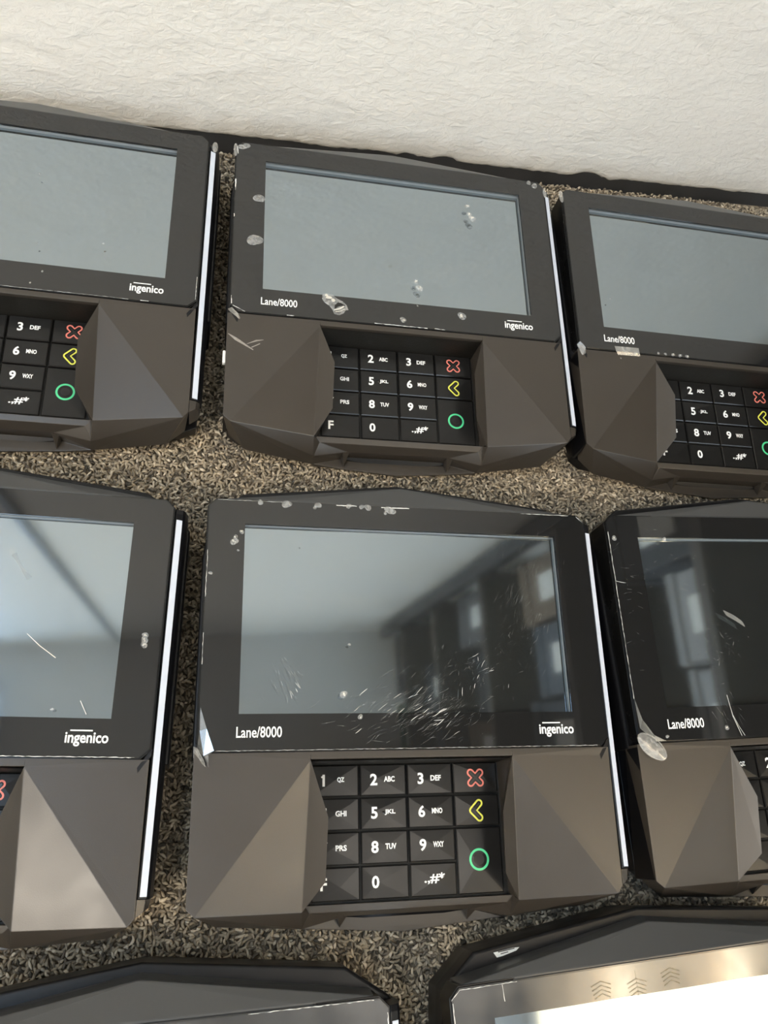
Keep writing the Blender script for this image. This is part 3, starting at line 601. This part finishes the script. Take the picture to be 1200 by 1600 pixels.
# colour per loop piece
cm = bpy.data.materials.new('carpet_yarn'); cm.use_nodes = True; nt = cm.node_tree; b = nt.nodes['Principled BSDF']; b.inputs['Roughness'].default_value = .75; b.inputs['Specular IOR Level'].default_value = .3
at = nt.nodes.new('ShaderNodeAttribute'); at.attribute_name = 'yarn'; nt.links.new(at.outputs['Color'], b.inputs['Base Color'])
pal = np.array([(.44, .37, .27), (.31, .26, .19), (.18, .15, .115), (.66, .57, .44), (.08, .068, .052)]); idx = rd.choice(5, K, p=[.32, .32, .17, .11, .08]); col = pal[idx]*rd.uniform(.85, 1.15, (K, 1))
ca = me.color_attributes.new('yarn', 'FLOAT_COLOR', 'POINT'); cc = np.ones((len(V), 4), np.float32); cc[:, :3] = np.repeat(col, rings*seg, axis=0); ca.data.foreach_set('color', cc.ravel())
o = link('carpet_pile', me, cm); tag(o, 'brown and tan loop pile of the carpet under the terminals', 'carpet', kind='stuff')
print('carpet pieces', K)

# ------------------------------------------------------------------ lamps (ceiling fixtures, some added as fill)
def fixture(label, s0, n0, wx, wy, col, strength, framecol=(.7, .7, .7)):
    x, y = wp(s0, n0); root = empty('ceiling_light', (x, y, HC), YAW); tag(root, label, 'ceiling light')
    mb = MB(); t = .03
    mb.box((-wx/2-t, -wy/2-t, -.05), (wx/2+t, -wy/2, 0)); mb.box((-wx/2-t, wy/2, -.05), (wx/2+t, wy/2+t, 0)); mb.box((-wx/2-t, -wy/2, -.05), (-wx/2, wy/2, 0)); mb.box((wx/2, -wy/2, -.05), (wx/2+t, wy/2, 0))
    mb.build('frame', mat('fixture_frame', framecol, .4, var=.02), root, scale=1)
    mb = MB(); mb.box((-wx/2, -wy/2, -.035), (wx/2, wy/2, -.02)); mb.build('diffuser', mat('fixture_diffuser', col, .5, emit=strength), root, scale=1)
    return root
fixture('square warm ceiling light at the far left of the room', -1.65, 1.75, .62, .62, (1, .90, .76), PANEL_LEFT)
fixture('added broad white ceiling light above the terminals, fill for their keys', .58, .80, .44, .60, (1, .92, .82), FILL_PANEL_MID)
fixture('wide cool ceiling light right beside the cream wall', -1.0, .45, .66, .6, (.56, .76, 1), PANEL_WALL)
fixture('added cool square ceiling light left of the terminals, fill for the upper wall', -.85, 1.25, .5, .5, (.70, .85, 1), FILL_PANEL_COOL)
trof = fixture('broad warm ceiling light with two bright tubes, on the right of the room', 1.50, 1.5, 1.0, 1.2, (1, .84, .60), TROFFER)
for tx in (-.21, .21):
    mb = MB(); n_ = 12; v = [(tx+.055*math.cos(2*math.pi*i/n_), yy, -.06+.02*math.sin(2*math.pi*i/n_)) for yy in (-.57, .57) for i in range(n_)]
    mb.add(v, [tuple(range(n_)), tuple(range(n_, 2*n_))] + [(i, (i+1) % n_, n_+(i+1) % n_, n_+i) for i in range(n_)]); mb.build('lamp_tube', mat('lamp_tube', (1, .86, .62), .5, emit=TUBE), trof, scale=1)

# unseen glowing window added opposite to brighten the cream wall
wx_, wy_ = wp(1.3, DEP-.03); win = empty('fill_window_1', (wx_, wy_, 0), YAW); win['kind'] = 'structure'
fm = mat('fill_frame_paint', (.8, .8, .8), .4, var=.02)
for i in range(3):
    mb = MB(); mb.box((-1.0+i*.66+.0, -.03, .85), (-.96+i*.66, .02, 2.2)); mb.build('fill_mullion', fm, win, scale=1)
mb = MB(); mb.box((-1.0, -.03, .80), (1.02, .02, .86)); mb.box((-1.0, -.03, 2.16), (1.02, .02, 2.22)); mb.box((.98, -.03, .8), (1.02, .02, 2.2)); mb.build('fill_window_frame', fm, win, scale=1)
mb = MB(); mb.box((-1.0, 0.0, .86), (1.0, .012, 2.16)); mb.build('fill_window_pane', mat('fill_glow_pane', (.74, .87, 1), .5, emit=FILL_WINDOW), win, scale=1)

# ------------------------------------------------------------------ shelving to the right, seen only mirrored in the screens
steel = mat('dark_steel', (.035, .036, .038), .4, metal=.3, var=.2, vscale=8); board = mat('shelf_board', (.09, .075, .06), .6, var=.2, vscale=12)
s0, s1, n0, n1 = .57, .95, .03, .47
mid = wp((s0+s1)/2, (n0+n1)/2); rack = empty('shelving_unit', (mid[0], mid[1], 0), YAW); tag(rack, 'tall dark steel shelving unit standing against the cream wall', 'shelving')
hw, hd = (s1-s0)/2, (n1-n0)/2
for sx in (-1, 1):
    for sy in (-1, 1):
        mb = MB(); mb.box((sx*hw-.015, sy*hd-.015, 0), (sx*hw+.015, sy*hd+.015, 2.3)); mb.build('post', steel, rack, bevel=.002, scale=1)
SH = [.12, .52, .92, 1.32, 1.70, 2.06]
for z in SH:
    mb = MB(); mb.box((-hw, -hd, z-.012), (hw, hd, z+.012)); mb.build('shelf', board, rack, bevel=.002, scale=1)
mb = MB(); mb.box((hw-.004, -hd, .1), (hw, hd, 2.29)); mb.build('back_panel', steel, rack, scale=1)
cols = [((.55,.56,.57), 'white'), ((.05,.05,.055), 'black'), ((.30,.22,.14), 'brown'), ((.12,.14,.17), 'slate blue'), ((.06,.16,.08), 'green'), ((.22,.22,.22), 'grey')]
cm_ = [mat('carton_'+n.replace(' ', '_'), tuple(q*.6 for q in c), .6, var=.12, vscale=15) for c, n in cols]
lay = [[(1,-.15,.13,.22),(0,0,.13,.16),(0,.14,.14,.13)], [(0,-.13,.14,.10),(0,.01,.12,.12),(1,.15,.12,.28)], [(1,-.14,.12,.26),(3,.0,.13,.20),(2,.14,.12,.24)],
       [(2,-.15,.10,.26),(1,-.01,.14,.16),(5,.14,.12,.26)], [(3,-.14,.13,.18),(1,.005,.13,.24),(2,.14,.11,.14)], [(4,-.11,.19,.26),(1,.11,.19,.24)]]
names = ['bottom', 'second', 'third', 'fourth', 'fifth', 'top']
pos_w = {0: 'nearest the room', 1: 'in the middle', 2: 'nearest the wall'}
for si, row in enumerate(lay):
    for bi, (ci, yy, ww, hh) in enumerate(row):
        c, q = math.cos(YAW), math.sin(YAW); lx = -.02; bx, by = mid[0] + lx*c - yy*q, mid[1] + lx*q + yy*c
        box = empty('storage_box', (bx, by, SH[si]+.0121), YAW + random.uniform(-.04, .04)); tag(box, '%s storage box on the %s shelf of the steel shelving, %s' % (cols[ci][1], names[si], pos_w[bi]), 'box', 'boxes on the steel shelving')
        d = .13
        mb = MB(); mb.box((-d, -ww/2, 0), (d, ww/2, hh*.84)); mb.build('carton', cm_[ci], box, bevel=.003, scale=1)
        mb = MB(); mb.box((-d-.003, -ww/2-.003, hh*.84), (d+.003, ww/2+.003, hh)); mb.build('lid', cm_[ci], box, bevel=.003, scale=1)
        mb = MB(); mb.box((-d-.0045, -ww*.2, hh*.3), (-d+.001, ww*.2, hh*.6)); mb.build('side_label', M['label'], box, scale=1)
